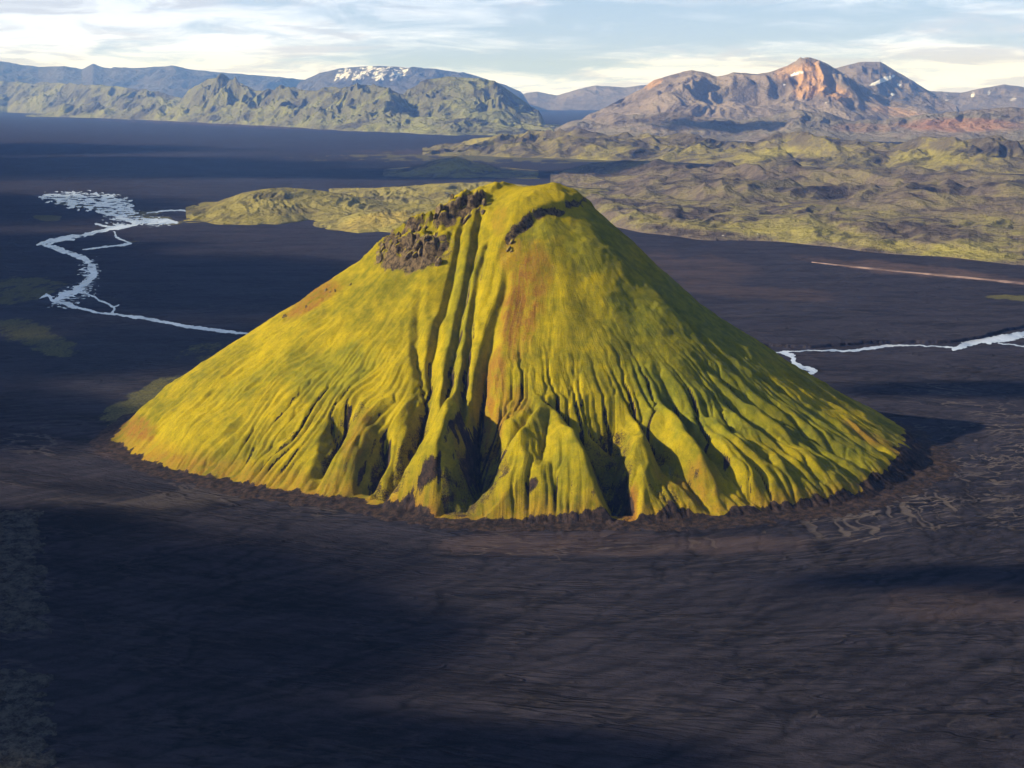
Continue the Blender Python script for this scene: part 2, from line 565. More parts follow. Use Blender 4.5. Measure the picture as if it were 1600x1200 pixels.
TH, RR = foot_radius()
Z_TOP = 222.0
P_L = ([0, .06, .115, .19, .25, .315, .346, .5, .654, .8, .9, .97, 1, 1.4], [1, 1.0, .98, .918, .87, .80, .755, .585, .425, .27, .150, .045, 0, -.12])
P_R = ([0, .07, .13, .22, .317, .447, .61, .772, .89, .96, 1, 1.4], [1, 1.0, .962, .842, .712, .54, .365, .205, .105, .045, 0, -.12])
P_F = ([0, .08, .16, .3, .45, .6, .75, .88, .965, .988, 1, 1.4], [1, .99, .935, .765, .575, .40, .245, .12, .045, .022, 0, -.12])
P_B = ([0, .1, .3, .6, 1, 1.4], [1, .97, .74, .38, 0, -.12])


def base_cone(x, y):
    th = np.arctan2(y - C0[1], x - C0[0])
    rho = np.hypot(x - C0[0], y - C0[1])
    t = rho / np.interp(th, TH, RR)
    c, s = np.cos(th), np.sin(th)
    wl, wr = np.clip(-c, 0, 1) ** 2, np.clip(c, 0, 1) ** 2
    wf, wb = np.clip(-s, 0, 1) ** 2, np.clip(s, 0, 1) ** 2

    def P(tab):
        q = 0
        for d in (-.024, -.008, .008, .024):
            q = q + np.interp(t + d * np.minimum(1, t * 6), *tab)
        return q / 4
    h = wl * P(P_L) + wr * P(P_R) + wf * P(P_F) + wb * P(P_B)
    return h * Z_TOP, th, t, rho


def on_mountain(pts):
    """photograph pixels -> points on the smooth mountain"""
    res = []
    for u, v in pts:
        dx, dy, dz = rays(u, v)
        k = np.arange(1050, 1900, 0.5)
        x, y, z = dx * k, dy * k, CAM_H + dz * k
        zb = base_cone(x, y)[0]
        i = np.argmax(z < zb) if (z < zb).any() else np.argmin(z - zb)
        res.append((x[i], y[i]))
    return res


# gullies: pixels, depth in metres, half width in metres
GULLIES = [
    ([(728, 342), (706, 420), (690, 490), (676, 560), (664, 620), (648, 680), (628, 720), (600, 765), (590, 785)], [5, 6, 6, 7, 13, 20, 18, 12, 4], [4, 5, 5, 7, 16, 26, 28, 22, 12]),
    ([(752, 335), (738, 400), (722, 480), (706, 560), (697, 620), (690, 660)], [5, 8, 8, 8, 9, 5], [5, 5.5, 5.5, 5.5, 7, 8]),
    ([(765, 380), (748, 430), (736, 500), (726, 580), (722, 640), (735, 690)], [4, 6, 7, 7, 9, 6], [4, 5, 5, 5, 7, 9]),
    ([(792, 430), (778, 480), (764, 550), (752, 610), (748, 660), (756, 705), (752, 740), (725, 775), (690, 812)], [3, 6, 9, 12, 17, 28, 28, 20, 6], [4, 7, 9, 10, 14, 30, 34, 26, 10]),
    ([(660, 440), (652, 500), (655, 560), (662, 610)], [1, 4, 5, 5], [5, 7, 8, 10]),
    ([(556, 632), (540, 655), (522, 690), (505, 730), (492, 765)], [3, 12, 12, 6, 2], [6, 14, 14, 10, 6]),
    ([(612, 672), (598, 700), (580, 735), (565, 765)], [3, 13, 14, 6], [6, 13, 15, 12]),
    ([(835, 655), (815, 690), (780, 715), (752, 735)], [3, 7, 9, 8], [5, 8, 12, 12]),
    ([(870, 635), (900, 662), (935, 695), (960, 740), (972, 785), (980, 818)], [4, 14, 22, 24, 20, 12], [8, 22, 30, 28, 18, 9]),
    ([(930, 648), (965, 665), (968, 720)], [12, 20, 14], [22, 26, 16]),
    ([(1000, 648), (1026, 685), (1052, 720), (1085, 760), (1110, 795)], [6, 13, 12, 8, 3], [14, 22, 18, 13, 8]),
    ([(1062, 640), (1095, 690), (1130, 730), (1165, 775)], [6, 11, 9, 3], [14, 20, 15, 8]),
    ([(1105, 635), (1150, 680), (1190, 720), (1225, 765)], [4, 8, 8, 3], [10, 14, 12, 8]),
    ([(1125, 610), (1170, 650), (1230, 700), (1280, 750)], [3, 7, 6, 2], [10, 14, 12, 7]),
    ([(1200, 650), (1260, 690), (1310, 725), (1345, 755)], [2, 5, 5, 2], [8, 12, 10, 6]),
    ([(1030, 590), (1060, 640)], [2, 5], [8, 12]),
    ([(1095, 560), (1170, 620), (1260, 680), (1330, 715)], [1, 5, 6, 3], [7, 10, 12, 9]),
    ([(1130, 545), (1200, 595), (1280, 650), (1370, 700)], [1, 4, 4, 2], [6, 8, 9, 8]),
    ([(1000, 420), (1090, 520), (1150, 580)], [1, 4, 2], [5, 6, 6]),
]
SPURS = [
    ([(705, 640), (696, 690), (690, 730), (680, 770), (668, 800)], [6, 18, 20, 17, 6], [12, 24, 28, 28, 18]),
    ([(850, 650), (815, 705), (775, 755), (730, 795), (705, 815)], [5, 12, 17, 16, 6], [16, 24, 28, 26, 14]),
    ([(868, 655), (890, 710), (915, 755), (930, 790)], [5, 13, 15, 8], [16, 24, 26, 18]),
    ([(822, 715), (840, 760), (850, 800)], [3, 8, 5], [16, 22, 18]),
    ([(985, 665), (990, 710), (985, 760), (992, 790)], [6, 14, 13, 6], [12, 16, 15, 12]),
    ([(1040, 655), (1062, 700), (1095, 745), (1120, 785)], [5, 10, 10, 4], [11, 14, 14, 10]),
    ([(1083, 660), (1120, 705), (1155, 750), (1185, 780)], [5, 9, 9, 4], [10, 12, 12, 9]),
    ([(1120, 660), (1165, 705), (1210, 745), (1240, 775)], [5, 9, 8, 3], [10, 13, 12, 9]),
    ([(1200, 680), (1250, 720), (1300, 755)], [4, 7, 3], [10, 12, 9]),
    ([(575, 650), (560, 700), (535, 745), (515, 772)], [3, 8, 8, 3], [12, 16, 16, 12]),
    ([(640, 640), (625, 690), (612, 720)], [3, 6, 3], [9, 11, 10]),
]
# rock steps: the side to the left of the walking direction stands higher
CRAGS = [
    ([(786, 398), (792, 384), (806, 372), (818, 357), (836, 342), (860, 332), (886, 323), (914, 314)], [3, 6, 8, 9, 9, 8, 7, 4], 1),
    ([(578, 412), (606, 417), (640, 416), (672, 413), (690, 402), (700, 384), (712, 352)], [2, 9, 10, 10, 9, 6, 3], 1),
    ([(706, 350), (722, 340), (738, 334), (752, 318), (764, 306)], [4, 8, 9, 8, 4], 1),
    ([(610, 388), (640, 378), (668, 372), (690, 362)], [3, 6, 6, 3], 1),
]
ROCK_BLOBS = [(612, 396, 22, 20, 0, 1.0), (650, 402, 34, 14, 0, 1.0), (640, 378, 28, 10, -10, .9), (685, 388, 18, 20, 0, .9), (700, 352, 26, 10, -30, .85),
              (738, 328, 20, 9, -30, 1.0), (800, 376, 10, 18, 40, .8), (822, 356, 20, 7, -40, .9), (858, 336, 34, 6, -18, .9), (900, 318, 22, 5, -10, .9),
              (518, 700, 14, 40, 20, .75), (560, 648, 22, 12, 0, .6), (590, 725, 14, 40, 22, .8), (610, 760, 40, 24, 0, .7), (640, 710, 18, 30, 20, .6),
              (745, 770, 16, 14, 0, .6), (705, 775, 16, 24, 20, .75), (748, 700, 14, 26, 0, .6), (830, 773, 13, 8, 0, 1.0), (968, 760, 12, 48, -5, .9), (958, 690, 30, 24, 0, .55),
              (1040, 775, 36, 22, 20, .6), (640, 680, 12, 40, 20, .45), (600, 780, 12, 8, 0, .9),
              (455, 680, 22, 10, -25, .6), (880, 665, 14, 6, 0, .4), (1440, 725, 50, 26, 20, .9)]
DRY_BLOBS = [(815, 480, 38, 90, 12, 1.0), (835, 430, 30, 50, 0, .7), (770, 590, 22, 70, 8, .9), (800, 640, 30, 40, 20, .6), (800, 400, 22, 30, 0, .6), (780, 350, 14, 30, 0, .45), (490, 470, 60, 18, -34, .9),
             (210, 668, 40, 22, 30, .95), (300, 730, 110, 14, 12, .7), (440, 768, 120, 10, 8, .8), (560, 700, 18, 60, 25, .5), (640, 800, 70, 14, 10, .9), (770, 660, 22, 34, 0, .7),
             (985, 790, 14, 34, 0, 1.0), (980, 815, 26, 8, 0, 1.0), (1080, 760, 60, 26, 15, .6), (1380, 760, 60, 8, 0, .8), (720, 720, 14, 20, 0, .5), (1370, 690, 70, 6, 30, .7)]
GREEN_BLOBS = [(1080, 560, 130, 190, -38, .95), (1260, 670, 150, 40, 33, .9), (930, 380, 60, 60, 0, .7), (520, 580, 80, 46, -20, .7), (720, 480, 26, 120, 8, .6),
               (860, 360, 50, 20, -10, .6), (400, 590, 90, 20, -30, .35), (890, 760, 40, 60, 0, .3)]


def erode(Z, t, amount, rounds=14):
    """running water: cells drain to their steepest neighbour and cut down with the flow they gather, so gullies branch"""
    ny, nx = Z.shape
    idx = np.arange(ny * nx).reshape(ny, nx)
    Z = Z.copy()
    Zs = Z.copy()
    wet = (t < 1.03).ravel()
    for k in range(rounds):
        best, rec = np.zeros_like(Z), idx.copy()
        for dy in (-1, 0, 1):
            for dx in (-1, 0, 1):
                if dx == dy == 0:
                    continue
                nb = np.roll(np.roll(Z, -dy, 0), -dx, 1)
                sl = (Z - nb) / math.hypot(dx, dy)
                m = sl > best
                best = np.where(m, sl, best)
                rec = np.where(m, np.roll(np.roll(idx, -dy, 0), -dx, 1), rec)
        order = np.argsort(-Z, axis=None)
        order = order[wet[order]].tolist()
        r = rec.ravel().tolist()
        A = [1.0] * (ny * nx)
        for i in order:
            j = r[i]
            if j != i:
                A[j] += A[i]
        A = np.array(A).reshape(ny, nx)
        cut = np.clip(amount * (np.sqrt(A / 60.0) - 0.35) * np.clip(best, 0, 1.2), 0, 0.75)
        Z = np.maximum(Z - cut, Zs - 11.0)
        Z = np.maximum(Z, np.where(t > 0.97, Zs - 1.5, -99))
        lap = (np.roll(Z, 1, 0) + np.roll(Z, -1, 0) + np.roll(Z, 1, 1) + np.roll(Z, -1, 1) - 4 * Z)
        Z = Z + 0.025 * lap
    return Z


def build_mountain():
    step = 1.15
    xs = np.arange(-368, 420, step)
    ys = np.arange(1165, 1830, step)
    ys = np.concatenate([np.arange(1165, 1560, step), np.arange(1560, 1835, 2.6)])
    X, Y = np.meshgrid(xs, ys)
    # a little wandering so that nothing runs dead straight
    wx = X + 3 * pn(X / 38, Y / 38, 31) + 1.6 * pn(X / 13, Y / 13, 32)
    wy = Y + 3 * pn(X / 38, Y / 38, 33) + 1.6 * pn(X / 13, Y / 13, 34)
    Z, th, t, rho = base_cone(X + 4 * pn(X / 60, Y / 60, 35) + 3 * pn(X / 24, Y / 24, 37), Y + 4 * pn(X / 60, Y / 60, 36) + 3 * pn(X / 24, Y / 24, 38))
    Z0 = base_cone(X, Y)[0]
    raise_, cut = np.zeros_like(Z), np.zeros_like(Z)
    for pts, hh, ww in SPURS:
        d, _, (h, w) = seg_dist(wx, wy, on_mountain(pts), (hh, ww))
        raise_ = np.maximum(raise_, 1.75 * h * np.clip(1 - d / (1.3 * w), 0, 1))
    for pts, hh, ww in GULLIES:
        d, _, (h, w) = seg_dist(wx, wy, on_mountain(pts), (hh, ww))
        cut = np.maximum(cut, 1.5 * h * np.clip(1 - d / (0.9 * w), 0, 1))
    Z = Z + raise_ * sstep(1 - t, 0.0, 0.09) - cut
    crag = np.zeros_like(Z)
    for pts, hh, side in CRAGS:
        d, s, (h,) = seg_dist(wx, wy, on_mountain(pts), (hh,))
        sd = d * s * side
        blocky = 1 + 0.35 * np.sign(pn(X / 9, Y / 9, 41)) + 0.3 * pn(X / 4, Y / 4, 42)
        blocky = 1 + 0.25 * pn(X / 11, Y / 11, 43) if pts[0][0] == 786 else blocky
        Z = Z + (0.75 if pts[0][0] == 786 else 0.9) * h * blocky * sstep(sd, -1.5, 3.0) * (1 - sstep(sd, 8, 46)) * (d < 90)
        crag = np.maximum(crag, np.exp(-(d / 7.0) ** 2) * (h / 9.0) * (0.45 if pts[0][0] == 786 else 1.0))
    # rills along the fall line, finer to the left, stout ribs to the right
    arc = th * 330.0
    left = sstep(-np.cos(th), -0.1, 0.7) * (np.sin(th) < 0.5)
    right = sstep(np.cos(th), 0.15, 0.6)
    low = sstep(t, 0.40, 0.80) * (1 - 0.75 * sstep(t, 0.95, 1.0))
    wth = arc + 9 * pn(X / 45, Y / 45, 51)
    calm = 1 - 0.4 * np.exp(-((th + 1.45) / 0.5) ** 2)      # the big front spurs have clean faces
    notch = lambda q: 0.35 - np.clip(q, 0, 1) ** 3      # broad ribs, narrow V cuts
    r1 = notch(ridged(wth / 17, t * 3.0, 2, 52))
    r2 = notch(ridged(wth / 7.0, t * 5.0, 2, 53))
    r3 = notch(ridged(wth / 26, t * 2.2, 2, 54))
    Z = Z + low * calm * (left * (2.2 * r1 + 4.6 * r2) + (1 - left) * (1.2 * r2 + 1.2 * r1) + right * 6.5 * r3 * sstep(t, .5, .75))
    Z = Z + sstep(t, 0.05, 0.25) * (0.9 * r2 + 0.5 * r1) * 0.4
    body = sstep(1.02 - t, 0.0, 0.06)
    Z = Z + body * (1.6 * fbm(X / 26, Y / 26, 3, 61) + 1.1 * fbm(X / 7, Y / 7, 4, 62) + 0.75 * fbm(X / 3.2, Y / 3.2, 2, 63))
    Z1 = Z
    Z = erode(Z, t, 0.19 * (0.05 + 0.95 * sstep(t, 0.48, 0.78)) * (0.28 + 1.1 * sstep(-np.sin(th), 0.35, 0.9)))
    incised = np.clip(Z1 - Z, 0, 20)
    # jagged rocks along the upper left shoulder
    u, v = project(X, Y, Z0)
    jag = paint(u, v, [(500, 465, 60, 16, -34, 1.0), (590, 400, 40, 16, -34, 1.0), (1015, 408, 26, 12, 45, .6)])
    Z = Z + jag * 3.2 * np.clip(ridged(X / 5, Y / 5, 2, 66) - 0.55, 0, 1)
    Z = Z + sstep(crag, 0.2, 0.8) * 2.2 * (ridged(X / 6, Y / 9, 3, 64) - 0.5)
    apron = 2.6 * (1 - (t - 0.985) / 0.075) + 1.3 * fbm(X / 9, Y / 9, 3, 67) + 0.9 * fbm(th * 22, t * 4, 3, 68)
    Z = np.where(t > 1.0, apron - 10 * np.clip(t - 1.06, 0, 1), np.maximum(Z, np.where(t > .95, apron, -9)))

    gz, gx = np.gradient(Z, ys, xs)
    slope = np.hypot(gx, gz)
    wob = 0.35 * fbm(X / 14, Y / 14, 4, 71)
    # bare undercut bank along the near foot
    ux = np.array([150, 300, 470, 560, 640, 700, 800, 900, 985, 1030, 1100, 1250, 1330, 1420, 1500])
    band = (0.55 + 0.9 * fbm(th * 9, t * 2, 4, 75)).clip(0.02, 1.6) * np.interp(u, ux, [.0, .0, .006, .030, .04, .008, .020, .034, .045, .065, .050, .045, .05, .13, .3])
    bank = sstep(t + 0.012 * fbm(X / 9, Y / 9, 3, 72), 1 - band - .004, 1 - band + .010) * (np.sin(th) < 0.3)
    rock = np.maximum.reduce([paint(u, v, ROCK_BLOBS[:10], wob) * (0.25 + 0.75 * sstep(slope, 0.75, 1.25)), 0.72 * paint(u, v, ROCK_BLOBS[10:], wob), bank, sstep(t + 0.02 * fbm(X / 12, Y / 12, 3, 73), 0.988, 1.004), 0.8 * sstep(slope, 2.4, 3.2), crag * 0.9 * (0.3 + 0.7 * sstep(slope, 0.75, 1.25)), 0.50 * sstep(cut, 7, 19)])  # deep gully cuts also take dark rock colour to deepen their shade
    rock = np.maximum(rock, 0.5 * low * left * sstep(r2, 0.30, 0.05) * 0.0)
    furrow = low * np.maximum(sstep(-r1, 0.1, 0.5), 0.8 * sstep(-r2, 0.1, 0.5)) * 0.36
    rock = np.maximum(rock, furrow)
    rock = np.maximum(rock, 0.62 * sstep(incised, 3.0, 7.0))  # incised channels: bare rock, with shade painted in to darken the lines
    dry = np.maximum(paint(u, v, DRY_BLOBS, wob), 0.55 * sstep(t, .93, .98))
    grn = paint(u, v, GREEN_BLOBS, wob)
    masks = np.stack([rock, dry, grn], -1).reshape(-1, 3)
    co = np.stack([X, Y, Z], -1).reshape(-1, 3)
    uv = np.stack([wth, rho], -1).reshape(-1, 2)
    q = grid_quads(len(ys), len(xs))
    keep = (t.reshape(-1)[q] < 1.12).any(1)
    q = q[keep]
    used = np.unique(q)
    remap = np.zeros(len(co), int)
    remap[used] = np.arange(len(used))
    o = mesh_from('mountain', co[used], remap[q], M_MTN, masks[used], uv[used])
    tag(o, 'steep yellow-green mossy volcanic cone with flat summit and dark gullies on black sand', 'mountain', 'structure')
    return o, (xs, ys, Z)


mountain, MTN_GRID = build_mountain()


def mtn_height(x, y):
    xs, ys, Z = MTN_GRID
    i, j = int(np.searchsorted(ys, y)), int(np.searchsorted(xs, x))
    return Z[min(i, len(ys) - 1), min(j, len(xs) - 1)]


# ------------------------------------------------------------------ hills and ranges of the background
def catmull(u, pts):
    pts = np.array(pts, float)
    return np.interp(u, pts[:, 0], pts[:, 1])


def ridge(name, label, crest, base, run, back, mat, seed, spur=0.35, spurw=400.0, rough=0.10, ncol=420, nf=90, nb=14, shape=0.9,
          jag=0.0, orange=(), snow=(), moss=1.0, cat='mountain', dz=0.0, hum=0.0):
    """range whose crest and foot were read off the photograph: the foot lies on the plain, the crest stands `run` metres
    behind it, and the ground falls away `back` metres beyond"""
    u = np.linspace(crest[0][0], crest[-1][0], ncol)
    vb = catmull(u, base)
    vc = np.minimum(catmull(u, crest) + jag * fbm(u / 26, u * 0 + seed, 4, seed), vb - 0.6)
    x0, y0 = ground_at(u, vb)
    d0 = np.hypot(x0, y0)
    # spurs reach forward from the foot
    q = x0 / spurw
    rx, ry, rz = rays(u, vc)
    rh = np.hypot(rx, ry)
    run = run * np.clip((vb - vc) / (0.45 * (vb - vc).max()), 0.03, 1)
    d1 = d0 + run
    x1, y1, z1 = rx / rh * d1, ry / rh * d1, CAM_H + rz / rh * d1
    e = np.linspace(0, 1, ncol)
    z1 = np.maximum(z1, 0.5) 
    tp = sstep(e, 0, .07) * sstep(1 - e, 0, .07)
    z1 = z1 * tp - 6 * (1 - tp)
    fwd = run * 0.45 * fbm(q, q * 0 + seed, 3, seed + 5)
    ex, ey = x0 / d0, y0 / d0
    x0, y0 = x0 - ex * fwd, y0 - ey * fwd
    s = np.linspace(0, 1, nf)[:, None]
    xf, yf = x0 + (x1 - x0) * s, y0 + (y1 - y0) * s
    zf = z1 * s ** shape
    sb = np.linspace(0, 1, nb)[1:, None]
    xb, yb = x1 + ex * back * sb, y1 + ey * back * sb
    zb = np.where(z1 > 0, z1 * (1 - sb) ** 1.2, z1)
    X, Y = np.concatenate([xf, xb]), np.concatenate([yf, yb])
    Z = np.concatenate([zf, zb])
    S = np.concatenate([s + 0 * u, 1 + sb + 0 * u])
    w = np.where(S < 1, np.clip(4.6 * S * (1 - S) ** 0.8, 0, 1), 0.5 * np.clip((S - 1) * (2 - S) * 4, 0, 1))
    wx = X + 0.35 * spurw * pn(X / spurw * 0.8, Y / spurw * 0.8, seed + 8)
    wy = Y + 0.35 * spurw * pn(X / spurw * 0.8, Y / spurw * 0.8, seed + 9)
    g1 = ridged(wx / spurw, wy / (spurw * 2.2), 4, seed + 11)
    g2 = ridged(wx / (spurw * 0.28), wy / (spurw * 0.7), 3, seed + 12)
    hz = z1.mean()
    Z = Z * (1 + w * spur * (g1 - 0.62) * 1.6) + w * rough * hz * (g2 - 0.6)
    if hum:
        Z = Z + np.clip(S * 4, 0, 1) * np.clip((2 - S) * 3, 0, 1) * hum * (fbm(wx / (spurw * .5), wy / (spurw * 1.3), 4, seed + 15) + 0.7 * ridged(wx / (spurw * .35), wy / (spurw * 1.1), 2, seed + 16) - 0.1)
    Z = np.where(S <= 0, -4.0, Z)
    Z = np.where(S >= 2, -4.0, Z) + dz
    U, V = project(X, Y, Z)
    wob = 0.3 * fbm(X / (spurw * .4), Y / (spurw * .4), 4, seed + 17)
    masks = np.stack([paint(U, V, orange, wob), paint(U, V, snow, wob), np.full(U.shape, moss)], -1).reshape(-1, 3)
    co = np.stack([X, Y, Z], -1).reshape(-1, 3)
    o = mesh_from(name, co, grid_quads(nf + nb - 1, ncol), mat, masks)
    tag(o, label, cat, 'structure')
    return o


BLUE = mat_hill('far_basalt', (0.05, 0.05, 0.055), (0.085, 0.08, 0.08), (0.12, 0.12, 0.07), 0.0009)
ASH = mat_hill('ash_and_moss', (0.06, 0.057, 0.044), (0.13, 0.128, 0.066), (0.20, 0.205, 0.062), 0.002, gul=0.25)
RHY = mat_hill('rhyolite', (0.12, 0.10, 0.088), (0.22, 0.18, 0.148), (0.2, 0.18, 0.11), 0.0018, c_mask=(0.52, 0.30, 0.12))
GREY = mat_hill('grey_scree', (0.11, 0.092, 0.078), (0.185, 0.155, 0.125), (0.15, 0.14, 0.10), 0.002)
MOSS = mat_hill('moss_hills', (0.05, 0.042, 0.036), (0.105, 0.09, 0.06), (0.21, 0.185, 0.055), 0.0035, c_mask=(0.25, 0.225, 0.05), gul=0.2)
NEAR = mat_hill('moss_slopes', (0.10, 0.085, 0.035), (0.19, 0.165, 0.05), (0.25, 0.215, 0.05), 0.008, c_mask=(0.32, 0.245, 0.05), gul=0.2)
LAVA = mat_hill('mossy_lava', (0.045, 0.037, 0.035), (0.115, 0.094, 0.075), (0.19, 0.17, 0.06), 0.004, c_mask=(0.23, 0.205, 0.05), gul=0.2)

ridge('mountain_range', 'faint blue far mountain range along the left horizon', [(-160, 104), (-60, 99), (0, 96), (60, 105), (100, 103), (128, 108), (145, 99), (162, 106), (200, 107), (270, 102), (300, 108),
      (350, 114), (400, 117), (440, 121), (480, 124), (520, 132), (560, 150)], [(-160, 170), (560, 172)], 5000, 4000, BLUE, 101, spurw=1800, jag=2.0, nf=50, moss=0.2)
ridge('mountain_range', 'pale far ridge in the gap between the dome and the rust-coloured peaks', [(760, 160), (800, 150), (840, 143), (870, 149), (905, 139), (930, 134), (980, 136), (1010, 133), (1060, 140), (1130, 150)],
      [(760, 172), (1130, 172)], 4500, 4000, GREY, 102, spurw=1600, jag=2.0, nf=50, moss=0.2)
ridge('mountain', 'long blue far mountain with streaks of snow on its crest', [(440, 150), (470, 127), (500, 114), (530, 107), (560, 104), (600, 103), (645, 106), (700, 110), (740, 117), (790, 133), (840, 155)],
      [(440, 176), (840, 178)], 5000, 4000, BLUE, 103, spurw=1500, jag=1.2, nf=60, moss=0.1,
      snow=[(528 + 9.5 * k, 117 - 3 * (k % 3), 4 + 2 * (k % 2), 13 + 4 * (k % 3), 28, .5 + .05 * (k % 2)) for k in range(12)] + [(590, 107, 55, 3, 0, .5)])
ridge('mountain', 'low grey ridge with snow specks at the right edge of the horizon', [(1420, 160), (1450, 142), (1500, 145), (1540, 137), (1570, 132), (1600, 136), (1660, 139), (1760, 132)],
      [(1420, 180), (1760, 180)], 3500, 3000, GREY, 104, spurw=1300, jag=1.5, nf=50, moss=0.2, snow=[(1520, 148, 4, 7, 15, .52), (1545, 145, 3, 5, 15, .5), (1583, 155, 7, 3, -10, .5), (1480, 156, 5, 2, -10, .5)])
ridge('mountain', 'dark pointed peak with one slanting snow band, right of the rust-coloured peak', [(1270, 130), (1300, 109), (1325, 101), (1342, 97), (1375, 96), (1398, 110), (1432, 130), (1470, 154), (1510, 172)],
      [(1270, 190), (1510, 190)], 2600, 2600, GREY, 105, spurw=900, jag=1.5, nf=70, moss=0.2, snow=[(1378, 126, 26, 3.6, -22, 1.2), (1405, 132, 4, 3, 0, .8), (1395, 147, 4, 3, 0, .8)])
ridge('mountain', 'rust and grey rhyolite mountain with an orange scree peak', [(880, 192), (930, 176), (960, 160), (1000, 141), (1020, 127), (1050, 116), (1080, 110), (1096, 112), (1120, 121), (1145, 113), (1180, 116), (1210, 110),
      (1240, 98), (1258, 91), (1266, 90), (1290, 98), (1312, 112), (1350, 135), (1400, 158), (1440, 172), (1490, 184)], [(880, 203), (1100, 206), (1490, 204)], 2700, 2600, RHY, 106, spur=0.45, spurw=680, rough=0.08, jag=2.5,
      ncol=520, nf=110, moss=0.25, orange=[(1270, 122, 34, 28, 25, .8), (1230, 112, 24, 12, -20, .5), (1300, 140, 40, 14, 30, .5), (1020, 130, 18, 8, -25, .6), (1255, 145, 20, 12, 0, .6), (1400, 175, 50, 8, 10, .4)],
      snow=[(1245, 115, 13, 2.6, -20, .95), (1225, 131, 5, 3, 0, .8), (1290, 160, 4, 2, 0, .6)])
ridge('hill', 'broken olive and grey hills at the far left below the blue range', [(-140, 132), (0, 128), (50, 131), (90, 130), (150, 134), (200, 138), (230, 140), (262, 149), (300, 158), (340, 168)],
      [(-140, 172), (80, 178), (200, 185), (340, 190)], 2600, 2500, ASH, 107, spur=0.45, spurw=700, rough=0.12, jag=4.0, nf=70, hum=22, cat='hill', moss=1.0)
ridge('mountain', 'dark rounded dome mountain in the middle of the skyline', [(590, 178), (640, 140), (665, 124), (700, 120), (740, 122), (772, 126), (800, 145), (830, 166), (860, 184)],
      [(590, 204), (860, 206)], 2100, 2200, ASH, 108, spur=0.4, spurw=520, rough=0.12, jag=1.2, nf=100, moss=0.8)
ridge('hill', 'eroded moss-streaked hills with a small pyramid peak, left of the dome mountain', [(250, 172), (285, 150), (305, 136), (325, 126), (345, 121), (362, 124), (380, 131), (400, 143), (450, 138), (480, 142), (520, 139), (560, 138), (600, 138),
      (640, 152), (690, 172), (760, 186), (820, 194), (870, 198), (900, 200)], [(250, 188), (400, 196), (600, 206), (800, 208), (900, 204)], 2100, 2200, ASH, 109, spur=0.65, spurw=480, rough=0.22, jag=3.0, ncol=560, nf=120, hum=16, cat='hill', moss=1.0)
ridge('hill', 'low hummocky green foothills along the far edge of the shaded plain', [(40, 178), (90, 168), (140, 163), (190, 170), (250, 166), (300, 172), (360, 168), (420, 174), (480, 172), (540, 180), (600, 178), (660, 186), (720, 188), (780, 192), (840, 196), (900, 202)],
      [(40, 182), (140, 184), (300, 191), (500, 201), (700, 211), (900, 212)], 900, 1200, ASH, 120, spur=0.7, spurw=380, rough=0.25, jag=5.0, ncol=520, nf=70, hum=26, cat='hill', moss=1.0)
ridge('hill', 'brown eroded foothills below the rust-coloured peaks', [(840, 200), (880, 190), (930, 186), (960, 178), (1010, 180), (1050, 176), (1100, 184), (1150, 190), (1200, 182), (1245, 172), (1290, 178), (1330, 190), (1380, 188), (1430, 182),
      (1500, 174), (1600, 168), (1720, 166)], [(840, 214), (1000, 220), (1200, 222), (1400, 222), (1720, 222)], 1500, 1800, GREY, 110, spur=0.45, spurw=560, rough=0.16, jag=3.0, ncol=560, nf=90, hum=14, cat='hill', moss=0.8,
      orange=[(1500, 195, 110, 12, 0, .55), (1350, 200, 60, 8, 0, .3)])
ridge('hill', 'row of bright mossy ridges with dark hollows on the right', [(660, 236), (700, 228), (760, 217), (800, 212), (860, 206), (905, 203), (950, 212), (1000, 216), (1080, 217), (1120, 224), (1180, 222), (1215, 211), (1260, 209), (1320, 222),
      (1390, 228), (1440, 216), (1500, 222), (1550, 218), (1600, 224), (1740, 220)], [(660, 242), (800, 246), (1000, 252), (1200, 259), (1400, 266), (1500, 273), (1740, 276)], 900, 1000, MOSS, 111, spur=0.85, spurw=430, rough=0.25, jag=3.0,
      ncol=640, nf=110, hum=30, cat='hill', orange=[(1200, 240, 50, 10, -10, .8), (1450, 245, 60, 12, 0, .7), (920, 250, 40, 6, 0, .7)])
ridge('hill', 'low brown hummock on the plain beyond the summit', [(590, 272), (640, 262), (680, 249), (715, 245), (755, 256), (800, 266), (850, 274)], [(590, 277), (850, 279)], 420, 500, MOSS, 112, spur=0.5, spurw=260, rough=0.3, jag=1.5,
      ncol=240, nf=60, cat='hill', moss=0.9, orange=[(700, 262, 30, 6, 0, .5)])
ridge('hill', 'rough brown and moss upland between the right-hand ridges and the lava edge', [(860, 286), (930, 275), (1000, 268), (1080, 266), (1160, 270), (1260, 272), (1360, 276), (1460, 282), (1600, 286), (1740, 288)],
      [(860, 300), (960, 318), (1100, 328), (1300, 336), (1500, 350), (1740, 366)], 1500, 900, LAVA, 113, spur=0.8, spurw=520, rough=0.2, jag=2.0, ncol=520, nf=120, shape=1.0, hum=46, cat='hill', moss=0.55)
ridge('lava_field', 'gullied moss-covered lava edge right of the mountain summit', [(880, 308), (940, 316), (1000, 330), (1060, 334), (1100, 342), (1150, 340), (1200, 348), (1260, 345), (1300, 354), (1360, 358), (1420, 370), (1500, 374), (1600, 386), (1740, 394)],
      [(880, 326), (940, 350), (1000, 362), (1100, 373), (1200, 378), (1300, 384), (1400, 398), (1500, 407), (1600, 415), (1740, 426)], 330, 1100, LAVA, 114, spur=0.75, spurw=260, rough=0.18, jag=2.0, ncol=640, nf=90, nb=40, shape=0.6, hum=16,
      cat='lava field', moss=1.0, orange=[(1200, 360, 200, 10, 4, .6), (1450, 390, 150, 10, 6, .7), (1030, 345, 50, 8, 8, .5)])
